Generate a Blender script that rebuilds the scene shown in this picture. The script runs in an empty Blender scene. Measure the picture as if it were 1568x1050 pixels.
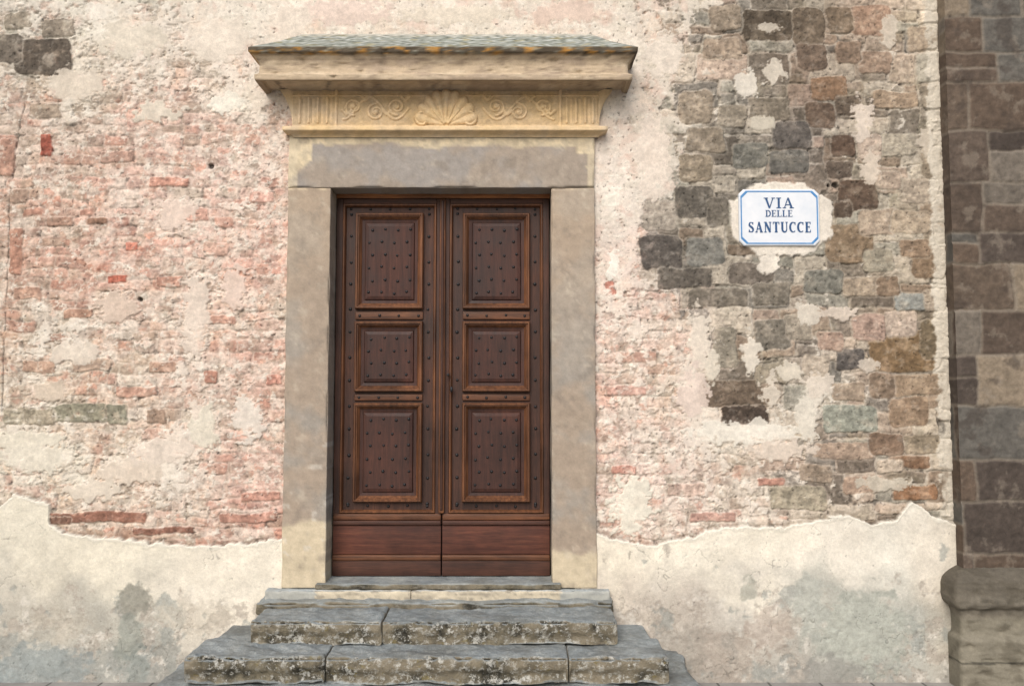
import bpy, math, numpy as np
from math import radians, sin, cos, pi
rng = np.random.default_rng(7)
F32 = np.float32
# ------------------------------------------------------------------ survey helpers (metres)
CAMZ, CAMD, TH, FPX = 1.8, 5.0, math.asin(0.061), 1220.0
K = 0.78   # albedo scale
def W(px, py, y=0.0):
    u=(px-784)/FPX; v=(525-py)/FPX
    dy=cos(TH)-v*sin(TH); dz=sin(TH)+v*cos(TH)
    t=(CAMD+y)/dy
    return u*t, CAMZ+dz*t
def lin(c):
    c=np.clip(np.asarray(c,dtype=np.float64),0,1)
    return np.where(c<=0.04045,c/12.92,((c+0.055)/1.055)**2.4)
def C(r,g,b,k=None):
    l=lin(np.array([r,g,b])/255.)*(K if k is None else k)
    return (float(l[0]),float(l[1]),float(l[2]),1.0)
# ------------------------------------------------------------------ noise
PERM=rng.permutation(4096)
GA=rng.random(4096)*2*pi
GX,GY=np.cos(GA).astype(F32),np.sin(GA).astype(F32)
def perlin(x,y,seed=0):
    x=np.asarray(x,F32)+F32(seed*17.31+101.7); y=np.asarray(y,F32)+F32(seed*9.77+57.3)
    xi=np.floor(x).astype(np.int32); yi=np.floor(y).astype(np.int32)
    xf=x-xi; yf=y-yi
    u=xf*xf*xf*(xf*(xf*6-15)+10); v=yf*yf*yf*(yf*(yf*6-15)+10)
    def g(a,b,dx,dy):
        h=PERM[(PERM[a&4095]+b)&4095]
        return GX[h]*dx+GY[h]*dy
    n00=g(xi,yi,xf,yf); n10=g(xi+1,yi,xf-1,yf); n01=g(xi,yi+1,xf,yf-1); n11=g(xi+1,yi+1,xf-1,yf-1)
    a=n00+u*(n10-n00); b=n01+u*(n11-n01)
    return (a+v*(b-a))*F32(1.4)
def fbm(x,y,freq,octv=4,seed=0,gain=0.55):
    s=0;a=1.0;t=0
    for i in range(octv):
        s=s+a*perlin(x*freq,y*freq,seed+i*3); t+=a; a*=gain; freq*=2.03
    return s/t*1.5
def ss(a,b,x):
    t=np.clip((x-a)/(b-a),0,1); return t*t*(3-2*t)
def mix(a,b,m):
    if np.ndim(m)==1: m=m[:,None]
    return a*(1-m)+b*m
def worley(x,y,seed=0):
    xi=np.floor(x).astype(np.int32); yi=np.floor(y).astype(np.int32)
    f1=np.full(x.shape,9.,F32); f2=f1.copy(); idd=np.zeros(x.shape,np.int32)
    R=np.random.default_rng(seed+100).random((4096,2)).astype(F32)
    for dx in(-1,0,1):
        for dy in(-1,0,1):
            h=PERM[(PERM[(xi+dx)&4095]+yi+dy)&4095]
            px=xi+dx+R[h,0]; py=yi+dy+R[h,1]
            d=(px-x)**2+(py-y)**2
            n=d<f1
            f2=np.where(n,f1,np.minimum(f2,d)); idd=np.where(n,h,idd); f1=np.where(n,d,f1)
    return np.sqrt(f1),np.sqrt(f2),idd
def layout(X,Z,hr,wr,split,seed,x0=-12,x1=14,z0=-1,z1=12):
    r=np.random.default_rng(seed)
    e=[z0]
    while e[-1]<z1: e.append(e[-1]+r.uniform(*hr))
    e=np.array(e); ri=np.clip(np.searchsorted(e,Z)-1,0,len(e)-2)
    idd=np.zeros(X.shape,np.int32); ed=np.zeros(X.shape,F32); base=0
    order=np.argsort(ri,kind='stable'); bounds=np.searchsorted(ri[order],np.arange(len(e)))
    for k in range(len(e)-1):
        sel=order[bounds[k]:bounds[k+1]]
        w=[x0+r.uniform(0,.3)-.3]
        while w[-1]<x1: w.append(w[-1]+r.uniform(*wr)*(1 if r.random()<.75 else .5))
        w=np.array(w)
        if len(sel):
            xx=X[sel]; zz=Z[sel]
            ci=np.clip(np.searchsorted(w,xx)-1,0,len(w)-2)
            sp=r.random(len(w))<split; fr=r.uniform(.35,.65,len(w))
            zm=e[k]+(e[k+1]-e[k])*fr[ci]
            up=(zz>zm)&sp[ci]
            lo=np.where(up,zm,e[k]); hi=np.where(sp[ci]&~up,zm,e[k+1])
            dx=np.minimum(xx-w[ci],w[ci+1]-xx); dz=np.minimum(zz-lo,hi-zz)
            rr=.022
            a=np.maximum(rr-dx,0);b=np.maximum(rr-dz,0)
            d=np.where((a>0)&(b>0),rr-np.sqrt(a*a+b*b),np.minimum(dx,dz))
            ed[sel]=d; idd[sel]=base+ci*2+up
        base+=len(w)*2
    return idd,ed,base+4
# ------------------------------------------------------------------ mesh helpers
def link(o,parent=None):
    bpy.context.scene.collection.objects.link(o)
    if parent is not None: o.parent=parent
    return o
def empty(name,loc=(0,0,0)):
    o=bpy.data.objects.new(name,None); o.empty_display_size=.2
    return link(o)
def np_mesh(name,V,Q,col=None,mat=None,parent=None,smooth=True):
    me=bpy.data.meshes.new(name); V=np.asarray(V,F32); Q=np.asarray(Q,np.int32)
    me.vertices.add(len(V)); me.vertices.foreach_set('co',V.ravel())
    me.loops.add(Q.size); me.loops.foreach_set('vertex_index',Q.ravel())
    me.polygons.add(len(Q)); me.polygons.foreach_set('loop_start',np.arange(0,Q.size,4,dtype=np.int32))
    me.polygons.foreach_set('use_smooth',np.full(len(Q),smooth))
    me.update(calc_edges=True)
    if col is not None:
        a=me.color_attributes.new('Col','FLOAT_COLOR','POINT')
        c=np.ones((len(V),4),F32); c[:,:3]=lin(col)*K
        a.data.foreach_set('color',c.ravel())
    if mat: me.materials.append(mat)
    return link(bpy.data.objects.new(name,me),parent)
def gridq(nr,nc,mask=None):
    r,c=np.meshgrid(np.arange(nr-1),np.arange(nc-1),indexing='ij')
    i=(r*nc+c).ravel()
    q=np.stack([i,i+1,i+1+nc,i+nc],1)
    if mask is not None: q=q[mask.ravel()]
    return q
def lines(lo,hi,step,r):
    n=max(2,int((hi-lo-2*r)/step)+1)
    e=np.array([0,.08,.3,.62])*r
    return np.concatenate([lo+e,np.linspace(lo+r,hi-r,n),(hi-e)[::-1]])
def rbox(name,x0,x1,y0,y1,z0,z1,mat,parent=None,r=.01,step=.02,amp=.0,freq=8,colfn=None,seed=0,chip=0.0,tight=False,under=0.):
    """rounded, slightly worn block"""
    A=[lines(x0,x1,step,r),lines(y0,y1,step,r),lines(z0,z1,step,r)]
    Vs=[];Qs=[];off=0
    for ax in range(3):
        o=[a for a in range(3) if a!=ax]
        for side in (0,1):
            g0,g1=np.meshgrid(A[o[0]],A[o[1]],indexing='ij')
            P=np.zeros((g0.size,3)); P[:,o[0]]=g0.ravel();P[:,o[1]]=g1.ravel();P[:,ax]=A[ax][-1] if side else A[ax][0]
            q=gridq(len(A[o[0]]),len(A[o[1]]))
            flip=(side==1) ^ (ax==1)
            q=q[:, ::-1] if flip else q
            Vs.append(P);Qs.append(q+off);off+=len(P)
    P=np.concatenate(Vs);Q=np.concatenate(Qs)
    lo=np.array([x0,y0,z0])+r;hi=np.array([x1,y1,z1])-r
    inn=np.clip(P,lo,hi);d=P-inn;L=np.linalg.norm(d,axis=1,keepdims=True)+1e-9
    n=d/L; P=inn+n*r
    if amp>0:
        a=P[:,0]+.71*P[:,1]; b=P[:,2]*1.0+1.3*P[:,1]
        h=fbm(a,b,freq,4,seed)*amp
        if chip>0:
            if tight:
                edge=(n[:,1]<-.1)*1.0*(n[:,2]>.1)
                h=h-ss(.0,.6,fbm(a,b,freq*.7,3,seed+9))*chip*np.where(edge>0,1.,.1)-.5*chip*edge*ss(.1,.3,fbm(a,b,freq*4,4,seed+12))
                h=h+(n[:,1]<-.5)*fbm(a,b,freq*5,5,seed+15,.65)*amp*.35
                h=h*(1-.85*np.abs(n[:,0]))
            else:
                ecount=(np.abs(n)>.15).sum(1)>=2
                ch=ss(.0,.6,fbm(a,b,freq*.7,3,seed+9))*chip
                h=h-ch*np.where(ecount,1.,.15)
        P=P+n*h[:,None]
    if under>0:
        front=np.clip(-n[:,1],0,1)
        P[:,1]+=front*under*ss(.35,.75,(z1-P[:,2])/(z1-z0)+.12*fbm(P[:,0],P[:,2],5,3,seed+21))
    key=np.round(P*20000).astype(np.int64)
    _,idx,inv=np.unique(key,axis=0,return_index=True,return_inverse=True)
    inv=inv.ravel()
    P=P[idx];n=n[idx];Q=inv[Q]
    ok=np.array([len(set(t))==4 for t in Q.tolist()])
    Q=Q[ok]
    col=colfn(P,n) if colfn else None
    return np_mesh(name,P,Q,col,mat,parent)
def moulding(name,prof,x0,x1,mat,parent,step=.02,pstep=.008,amp=.002,colfn=None,seed=0,yb=0.03,chip=0.):
    pr=[prof[0]]
    for a,b in zip(prof[:-1],prof[1:]):
        n=max(1,int(math.hypot(b[0]-a[0],b[1]-a[1])/pstep))
        for i in range(1,n+1): pr.append((a[0]+(b[0]-a[0])*i/n,a[1]+(b[1]-a[1])*i/n))
    pr=np.array(pr)
    nf=int((x1-x0)/step); ns=7
    rows=[]
    for d,z in pr:
        L=[(x0-d,yb+(-d-yb)*t) for t in np.linspace(0,1,ns)]
        Fm=[(x0-d+(x1-x0+2*d)*t,-d) for t in np.linspace(0,1,nf)[1:-1]]
        R=[(x1+d,-d+(yb+d)*t) for t in np.linspace(0,1,ns)]
        rows.append([(a,b,z) for a,b in L+Fm+R])
    V=np.array(rows); nr,nc=V.shape[:2]; V=V.reshape(-1,3)
    h=fbm(V[:,0]+.6*V[:,1],V[:,2]*1.3+V[:,1],9,4,seed)*amp
    if chip:
        h=h+ss(.25,.7,fbm(V[:,0]+.5*V[:,1],V[:,2],13,3,seed+5))*chip
    V[:,1]+=h; V[:,2]+=h*.4
    q=gridq(nr,nc)
    col=colfn(V,None) if colfn else None
    return np_mesh(name,V,q,col,mat,parent)
def ring(name,x0,x1,z0,z1,prof,mat,parent,fill=False):
    """picture-frame moulding: prof = [(inset,y)...]"""
    V=[];Q=[]
    for d,y in prof: V+= [(x0+d,y,z0+d),(x1-d,y,z0+d),(x1-d,y,z1-d),(x0+d,y,z1-d)]
    for k in range(len(prof)-1):
        for j in range(4):
            a=k*4+j;b=k*4+(j+1)%4
            Q.append((a,b,b+4,a+4))
    if fill:
        b=(len(prof)-1)*4; Q.append((b,b+1,b+2,b+3))
    return np_mesh(name,V,Q,None,mat,parent,smooth=False)
# ------------------------------------------------------------------ materials
def newmat(name):
    m=bpy.data.materials.new(name); m.use_nodes=True; nt=m.node_tree
    b=nt.nodes['Principled BSDF']; return m,nt,b
def noise(nt,co,scale,detail=5,rough=.6):
    n=nt.nodes.new('ShaderNodeTexNoise'); n.inputs['Scale'].default_value=scale;n.inputs['Detail'].default_value=detail;n.inputs['Roughness'].default_value=rough
    nt.links.new(co,n.inputs['Vector']); return n.outputs['Fac']
def ramp(nt,fac,stops):
    r=nt.nodes.new('ShaderNodeValToRGB'); el=r.color_ramp.elements
    while len(el)<len(stops): el.new(.5)
    for e,(p,c) in zip(el,stops): e.position=p; e.color=c if len(c)==4 else (*c,1)
    nt.links.new(fac,r.inputs['Fac']); return r.outputs['Color']
def mixc(nt,fac,a,b,mode='MIX'):
    m=nt.nodes.new('ShaderNodeMix'); m.data_type='RGBA'; m.blend_type=mode
    if isinstance(fac,(int,float)): m.inputs[0].default_value=fac
    else: nt.links.new(fac,m.inputs[0])
    for s,i in ((a,6),(b,7)):
        if isinstance(s,tuple): m.inputs[i].default_value=s
        else: nt.links.new(s,m.inputs[i])
    return m.outputs[2]
def bump(nt,b,h,strength=.4,dist=.004):
    n=nt.nodes.new('ShaderNodeBump'); n.inputs['Strength'].default_value=strength;n.inputs['Distance'].default_value=dist
    nt.links.new(h,n.inputs['Height']); nt.links.new(n.outputs[0],b.inputs['Normal'])
def g(v): return (v,v,v,1)
def obj_co(nt,scale=None):
    t=nt.nodes.new('ShaderNodeTexCoord'); o=t.outputs['Object']
    if scale:
        mp=nt.nodes.new('ShaderNodeMapping'); mp.inputs['Scale'].default_value=scale
        nt.links.new(o,mp.inputs['Vector']); o=mp.outputs[0]
    return o
def attr_mat(name,rough=.92,lo=.8,hi=1.14,bs=.5,bd=.004,sc=55):
    m,nt,b=newmat(name); co=obj_co(nt)
    at=nt.nodes.new('ShaderNodeAttribute'); at.attribute_name='Col'
    n1=noise(nt,co,sc,8,.7); n2=noise(nt,co,sc*4.2,4,.6)
    v=ramp(nt,n1,[(.3,g(lo)),(.7,g(hi))])
    c=mixc(nt,1.0,at.outputs['Color'],v,'MULTIPLY')
    v2=ramp(nt,n2,[(.32,g(.88)),(.68,g(1.1))])
    c=mixc(nt,1.0,c,v2,'MULTIPLY')
    nt.links.new(c,b.inputs['Base Color']); b.inputs['Roughness'].default_value=rough
    b.inputs['Specular IOR Level'].default_value=.2
    ad=nt.nodes.new('ShaderNodeMath'); ad.operation='ADD'; nt.links.new(n1,ad.inputs[0]); nt.links.new(n2,ad.inputs[1])
    bump(nt,b,ad.outputs[0],bs,bd); return m
M_wall=attr_mat('weathered_masonry',lo=.86,hi=1.12,bs=.45,bd=.004)
M_stone=attr_mat('dressed_stone',lo=.90,hi=1.08,bs=.3,bd=.002,sc=70)
# ------------------------------------------------------------------ elevation colour tables
GC=np.array([0,100,200,300,400,950,1050,1150,1250,1350,1450.])
GR=np.array([0,100,200,300,400,500,600,700,800.])
BASE=np.array([
[(200,192,178),(207,200,184),(213,206,191),(227,216,200),(234,220,202),(224,209,192),(194,178,160),(144,134,120),(146,134,118),(172,154,136),(204,188,166)],
[(176,167,152),(204,192,174),(216,197,180),(222,200,184),(228,211,193),(234,216,198),(204,188,170),(158,146,130),(139,122,106),(160,144,126),(169,154,134)],
[(196,166,150),(192,166,150),(206,168,152),(216,186,170),(220,195,178),(230,211,195),(190,176,158),(134,126,114),(122,112,102),(160,150,134),(164,152,134)],
[(192,162,144),(198,166,148),(212,180,164),(221,192,177),(223,190,174),(232,216,203),(150,141,126),(134,126,114),(139,126,112),(160,150,132),(170,156,136)],
[(190,156,138),(196,160,142),(206,160,142),(220,187,170),(216,178,161),(229,201,188),(124,116,104),(129,120,108),(152,142,126),(148,134,116),(150,134,114)],
[(190,166,147),(205,188,171),(205,184,167),(216,190,173),(212,181,163),(222,195,180),(216,193,178),(162,151,135),(169,156,142),(168,152,134),(152,138,118)],
[(192,175,154),(200,180,160),(203,178,159),(214,188,171),(210,175,158),(217,187,171),(209,190,171),(144,130,114),(180,170,154),(170,152,134),(158,142,122)],
[(206,193,174),(212,202,184),(216,199,181),(218,197,181),(211,178,162),(217,189,175),(224,204,190),(209,190,172),(184,165,147),(168,152,134),(164,148,128)],
[(212,203,186),(205,188,169),(202,174,155),(203,178,160),(198,158,143),(217,195,180),(217,192,177),(205,186,169),(182,166,148),(172,154,136),(182,170,152)]])/255.
STN=np.array([[.3,.3,.3,.1,0,0,.6,1,1,.9,.8],[.5,.3,.1,0,0,0,.7,1,1,1,.9],[.1,0,0,0,0,0,.8,1,1,.9,1],[0,0,0,0,0,.3,1,1,1,1,1],
[0,0,0,0,0,.35,1,1,1,1,1],[0,0,0,0,0,0,.5,1,1,1,1],[0,0,0,0,0,0,.3,1,.9,1,1],[0,0,0,0,0,0,0,.3,.8,1,1],[.2,.1,0,0,0,0,0,.5,.9,1,1]])
COV=np.array([[.55,.55,.60,.90,.98,.95,.5,.18,.12,.22,.38],[.50,.58,.52,.50,.75,1,.5,.22,.12,.2,.22],[.26,.28,.28,.32,.45,.88,.5,.08,.08,.24,.2],[.18,.24,.28,.36,.38,.92,.2,.08,.14,.2,.2],
[.14,.18,.21,.33,.37,.75,.1,.08,.24,.15,.15],[.22,.46,.36,.41,.35,.46,.52,.32,.28,.2,.15],[.22,.27,.28,.43,.31,.40,.58,.22,.38,.2,.2],[.55,.55,.46,.45,.30,.40,.65,.5,.3,.2,.2],[.35,.25,.25,.25,.25,.44,.44,.34,.24,.3,.3]])
GR2=np.array([840,940,1050.])
PLB=np.array([
[(228,221,202),(230,222,202),(232,224,204),(236,227,208),(240,231,212),(234,224,204),(236,228,210),(232,224,206),(232,224,208),(226,220,205),(228,219,202)],
[(194,188,174),(192,186,172),(188,184,171),(222,214,198),(228,219,202),(214,202,186),(202,192,178),(198,192,180),(188,186,174),(187,186,175),(200,192,176)],
[(160,165,162),(164,168,164),(158,160,154),(186,181,170),(192,186,174),(172,167,157),(176,169,158),(188,180,167),(168,165,156),(172,170,160),(166,163,154)]])/255.
def table(T,U,V,rows):
    c=np.clip(np.searchsorted(GC,U)-1,0,len(GC)-2); r=np.clip(np.searchsorted(rows,V)-1,0,len(rows)-2)
    a=np.clip((U-GC[c])/(GC[c+1]-GC[c]),0,1); b=np.clip((V-rows[r])/(rows[r+1]-rows[r]),0,1)
    a=a*a*(3-2*a); b=b*b*(3-2*b)
    if T.ndim==3: a=a[:,None]; b=b[:,None]
    return (T[r,c]*(1-a)+T[r,c+1]*a)*(1-b)+(T[r+1,c]*(1-a)+T[r+1,c+1]*a)*b
STONES=[(1175,40,78,50,84,74,62),(1237,42,52,62,108,95,80),(1242,88,50,40,116,100,86),(1268,135,60,38,144,116,92),(1257,176,46,40,108,91,77),
(1178,168,66,36,130,120,105),(1212,208,62,44,102,96,90),(1148,238,58,40,118,116,107),(1208,250,62,38,110,107,100),(1066,165,50,52,158,144,125),(1080,215,60,40,142,130,113),
(1066,258,52,40,146,133,114),(1063,308,60,50,102,96,87),(1010,330,52,52,168,158,144),(1012,386,68,50,92,86,80),(1080,384,58,46,128,126,118),(1100,325,36,44,116,109,98),
(1150,418,70,32,113,104,94),(1048,424,84,30,104,97,88),(1100,455,90,30,120,112,100),(1182,448,58,34,130,122,109),(1290,222,34,38,96,78,65),(1285,262,40,30,100,88,77),(1312,300,64,44,96,79,66),
(1302,372,76,62,140,120,97),(1262,432,62,38,122,120,110),(1345,340,60,40,176,158,138),(1182,512,56,46,124,117,105),(1110,532,38,58,150,142,126),(1222,500,40,40,154,144,128),(1125,602,112,42,106,92,78),(1140,636,70,30,70,60,52),
(1182,572,50,34,152,142,124),(1385,537,112,64,124,101,74),(1302,548,44,34,90,85,81),(1380,495,52,40,192,174,157),(1300,642,86,42,150,152,138),(1392,630,62,44,146,124,102),
(1402,590,100,34,156,135,112),(1402,752,70,22,148,112,84),(1392,708,66,20,126,98,76),(1222,762,84,36,168,158,137),(1372,152,70,26,168,147,124),(1332,32,62,50,162,134,113),
(1402,292,60,40,172,158,140),(1422,402,52,50,136,115,93),(1398,462,62,26,152,153,146),(1330,500,50,40,178,152,136),(1292,690,90,24,168,147,128),(1412,680,56,30,152,138,117),(1356,680,50,36,136,113,94),
(1412,60,46,40,174,156,134),(1340,96,50,38,156,134,115),(1375,220,60,34,174,164,146),(1330,225,40,40,196,177,159),(1395,340,60,34,180,163,141),(1430,250,40,50,152,138,118),(1345,400,50,36,156,148,130),(1430,520,36,60,118,104,83),
(1105,75,60,34,166,148,128),(1110,28,50,40,150,136,118),(1285,30,40,44,124,108,90),(1300,80,40,36,140,120,102),(1120,180,44,34,146,136,120),(1300,160,40,30,96,84,72),(1430,150,40,40,148,136,118),(1290,320,30,24,92,78,66),(1360,275,40,30,176,158,140),(1400,380,44,30,150,128,106),(1320,440,54,30,166,150,130),(1360,440,34,30,140,120,100),(1270,520,40,30,176,150,132),(1250,560,40,34,184,170,152),(1300,600,50,30,168,150,130),(1350,590,36,40,134,116,98),(1430,460,34,34,170,156,138),(1250,725,50,26,150,134,116),(1320,740,60,26,170,146,126),(1360,715,40,20,196,180,160),
(65,88,90,60,92,83,73),(14,72,36,50,112,103,92),(68,222,18,38,160,88,72),(90,44,54,28,142,131,116),(28,30,40,26,150,140,124),(12,240,26,60,172,136,118),(350,160,60,26,232,223,207),(24,385,22,70,178,136,116),(180,425,30,12,188,110,90),
(200,378,20,12,192,120,100),(150,792,150,16,146,104,87),(250,812,90,10,142,102,86),(90,796,40,12,126,94,79),(380,792,90,14,184,140,122),(400,760,60,14,194,148,130),(120,632,90,26,146,142,122),(180,634,36,30,138,136,118),(55,636,60,26,156,146,126),(240,640,30,22,150,128,110),(20,640,30,24,166,158,138),
(420,580,26,14,198,146,128),(320,575,20,20,184,136,116),(340,490,40,14,202,160,140),(150,340,30,10,150,118,98),(30,300,30,22,166,142,124),(960,600,60,14,206,166,150),(930,440,22,20,192,122,103),(955,720,40,12,190,140,123),(1180,738,40,12,190,142,124),(1090,790,70,14,198,159,143),(1050,750,60,18,202,177,161),
(260,280,60,14,206,156,136),(120,480,46,16,180,142,120),(60,560,50,18,188,156,134),(250,560,44,18,176,144,124),(210,600,60,16,196,156,136),(90,340,40,16,170,137,118),(300,330,36,20,208,166,148),(400,300,40,18,214,172,155),(40,450,44,18,178,144,124),(140,560,60,20,186,162,142),(330,380,40,20,210,175,156),(180,240,50,18,186,154,137),(260,430,40,16,196,151,131),(70,170,50,22,164,148,130)]
PATCH=[(1147,130,22,24,228,220,205),(1186,114,17,22,218,208,191),(1165,188,22,12,209,200,182),(1175,45,26,8,200,190,174),(938,405,13,20,246,240,226),(937,307,15,15,240,232,216),(345,158,26,16,240,234,218),(312,655,22,38,226,218,199),(115,540,40,17,224,212,195),(965,770,33,48,236,230,212),
(40,675,60,14,226,218,199),(1140,662,90,20,236,229,214),(1072,520,20,52,228,216,199),(1236,640,18,40,224,216,200),(1235,480,20,20,220,211,195),(150,20,20,16,236,228,213),(520,18,90,22,228,208,193),(700,22,90,18,228,216,197),(860,20,60,20,226,203,186),
(1060,600,24,44,226,208,194),(300,480,22,70,226,211,195),(380,640,24,40,228,218,204),(240,170,40,18,220,210,192),(1320,180,18,36,222,208,192),(1335,260,14,30,216,202,184),(445,45,36,60,232,219,202),(1020,90,30,40,230,218,202),(1000,240,30,70,234,220,204),(1150,540,14,34,228,219,203),(1090,560,12,26,224,214,196),(1210,570,20,16,220,210,192),
(1350,740,40,12,202,192,174),(1200,690,50,18,222,207,190),(1180,600,18,30,216,205,188),(60,700,70,22,224,216,198),(200,720,60,24,220,206,188),(1360,50,14,30,210,198,180),(1290,480,30,12,214,200,184),(1420,220,14,30,204,192,174),(1250,590,26,20,220,208,192),(1330,560,20,10,206,194,178),(200,60,60,30,222,212,194),(120,130,50,24,220,208,190),(330,60,50,40,232,220,203),(270,330,30,30,228,208,192),(180,470,36,26,216,196,178),(80,600,40,14,214,198,178),(360,440,24,36,228,206,190),(250,690,60,20,226,212,196),(140,750,50,16,222,210,192)]
BL=[(-400,770),(0,777),(25,757),(55,762),(78,772),(70,802),(110,816),(200,826),(300,836),(380,832),(430,822),(912,815),(960,830),(1000,833),(1050,822),(1110,806),(1180,808),(1230,801),(1290,786),(1330,801),(1370,795),(1395,765),(1430,792),(1470,802)]
blx=[];blz=[]
for a,b in BL:
    x,z=W(a,b); blx.append(x);blz.append(z)
for i in range(1,len(blx)):
    blx[i]=max(blx[i],blx[i-1]+.004)
S=1/244.
def wall_fn(X,Z):
    U=784+X*244; V=525-(Z-2.105)*243
    wx=fbm(X,Z,4,3,1)*.026+perlin(X*34,Z*34,2)*.005; wz=fbm(X,Z,3,3,5)*.026+perlin(X*30,Z*30,8)*.005
    Xw=X+wx; Zw=Z+wz
    Um=U+fbm(X,Z,3,2,60)*45; Vm=V+fbm(X,Z,3,2,63)*45
    base=table(BASE,Um,Vm,GR); st=table(STN,Um,Vm,GR); cov=table(COV,Um,Vm,GR)
    cream=np.array([233,225,210])/255.
    f_lo=fbm(X,Z,2.2,4,11); f_mid=fbm(X,Z,9,5,15); f_hi=fbm(X,Z,45,3,19); f_hi2=fbm(X,Z,22,4,23)
    f_h3=fbm(X*.7,Z*1.3,38,4,29,.7); f_v=fbm(X*1.6,Z*.5,5,4,31)
    hd=fbm(X,Z,4.5,5,37,.62); hd2=fbm(X,Z,7,5,41,.62)
    base=mix(base,base*np.array([1.01,.94,.89]),ss(.05,.45,hd)*.7*(st<.5))
    base=mix(base,base*np.array([.91,.92,.89]),ss(.05,.45,-hd)*.7)
    base=mix(base,base*.87,ss(.1,.5,hd2)*.6)
    # bricks
    bi,be,nb=layout(Xw,Zw,(.052,.080),(.09,.26),.0,3)
    r1=rng.random(nb);r2=rng.random(nb);r3=rng.random(nb)
    v=(r1[bi]-.5)*.20
    cb=base*(1+v)[:,None]
    k=r2[bi]
    def pick(c,lo,hi,col,amt):
        return mix(c,np.array(col)/255.,((k>=lo)&(k<hi))*amt)
    cb=pick(cb,0,.08,(194,138,116),.5);cb=pick(cb,.08,.28,(234,225,209),.6);cb=pick(cb,.28,.38,(160,144,126),.55);cb=pick(cb,.38,.46,(212,164,146),.45);cb=pick(cb,.46,.49,(160,108,90),.5);cb=pick(cb,.50,.62,(200,192,174),.5)
    jm=.005+.006*np.clip(f_mid+.3,0,1)
    mb=(1-ss(jm*.4,jm*1.8,be))
    hb=(r3[bi]-.5)*.006+f_hi2*.003
    # stones
    si,se,ns=layout(Xw+.3,Zw,(.12,.20),(.15,.33),.35,9)
    q1=rng.random(ns);q2=rng.random(ns)
    cs=base*(1+(q1[si]-.5)*.42)[:,None]
    k=q2[si]
    cs=pick(cs,0,.14,(114,111,104),.6);cs=pick(cs,.14,.24,(142,120,100),.5);cs=pick(cs,.24,.30,(184,158,140),.5);cs=pick(cs,.32,.42,(150,150,138),.55);cs=pick(cs,.44,.54,(86,78,69),.55);cs=pick(cs,.54,.66,(204,193,174),.55)
    ms=(1-ss(.003,.011+.010*np.clip(f_mid,0,1),se))
    hs=.003+(q1[si]-.5)*.013+f_hi2*.005
    S_=(st+.35*f_lo+.14*f_mid)>.5
    col=np.where(S_[:,None],cs,cb); mort=np.where(S_,ms,mb*.8); h=np.where(S_,hs,hb)
    Sf=S_.astype(F32)
    # chipped fragments in rendered rubble
    w1,w2,wi=worley(Xw*15+f_hi2*.3,Zw*24+f_hi*.3,5); wr=np.random.default_rng(55).random((4096,2))
    frag=(ss(.02,.22,w2-w1))*(wr[wi,0]>.40)
    fragzone=ss(-.1,.25,fbm(X,Z,3.5,3,71)+.05)*(~S_)
    fc=base*(1+(wr[wi,1]-.5)*.30)[:,None]; fc=mix(fc,np.array([194,134,113])/255.,(wr[wi,1]>.87)*.5)
    fc=mix(fc,np.array([150,135,118])/255.,(wr[wi,1]<.14)*.55)
    gap=mix(base,cream,.55)
    fz=mix(gap,fc,frag)
    col=mix(col,fz,fragzone*.8); mort=mort*(1-fragzone*.8)
    h=h*(1-fragzone*.6)+fragzone*(frag-.5)*.0022
    mc=mix(base,cream,.45)*(1+f_hi*.10)[:,None]
    mc=np.where(S_[:,None],mix(base*1.06,cream,.20+.35*ss(0,.4,f_v)[:,None]),mc)
    # individually surveyed stones
    for (cx,cy,w,hh,r,gg,b) in STONES:
        x,z=W(cx,cy); hw=w*S/2;hz=hh*S/2
        sel=np.nonzero((np.abs(X-x)<hw+.06)&(np.abs(Z-z)<hz+.06))[0]
        if not len(sel): continue
        rr=min(hw,hz)*.4
        dx=np.abs(Xw[sel]-wx[sel]*.2-x)-hw+rr;dz=np.abs(Zw[sel]-wz[sel]*.2-z)-hz+rr
        d=np.hypot(np.maximum(dx,0),np.maximum(dz,0))+np.minimum(np.maximum(dx,dz),0)-rr+f_hi2[sel]*.005+f_h3[sel]*.003
        m=1-ss(-.006,.005,d)
        cc=np.array([r,gg,b])/255.*(1+f_mid[sel]*.13)[:,None]
        cc=mix(cc,base[sel],.08+.30*ss(.1,.4,f_mid[sel]))
        mo=(1-ss(.004,.014,d))*(d>-.003)
        mort[sel]=np.maximum(mort[sel]*(1-m),mo*.6)
        col[sel]=mix(col[sel],cc,m); h[sel]=h[sel]*(1-m)+m*(.005+.005*f_hi2[sel])
        stonelike=1. if (r+gg+b)<400 else .4
        cov[sel]=cov[sel]-m*(.30+.35*stonelike*(hh>20))
        Sf[sel]=np.maximum(Sf[sel],m*stonelike)
    col=col*(1+f_hi2*.17+f_hi*.12+f_mid*.10+f_h3*.13)[:,None]
    col=mix(col,mc,mort*.76); h=h-mort*.005
    dark=ss(.15,.5,fbm(X,Z,16,3,81))*mort
    col=col*(1-.40*dark)[:,None]; h=h-dark*.005
    # lime wash and plaster remnants
    cm=cov+.33*f_lo+.34*f_mid+.24*f_hi2+.14*f_h3+.10*f_v
    m1=ss(.50,.62,cm)
    pc=mix(base,cream,.58+.3*np.clip(f_lo,-1,1))*(1+f_mid*.06+f_hi*.04+fbm(X,Z,3,3,44)*.05)[:,None]
    pc=mix(pc,np.array([218,182,165])/255.,ss(.1,.5,fbm(X,Z,6,5,46))*.35*(U<1060))
    haze=ss(.10,.60,cm)*(.28-.16*Sf)
    col=mix(col,pc,haze)
    col=mix(col,pc,m1*.90); h=h*(1-m1*.7)+m1*(.006+.002*f_mid)
    red=ss(.34,.54,fbm(X,Z,11,6,91,.68))*(U<1060)*(1-.8*Sf)
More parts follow.
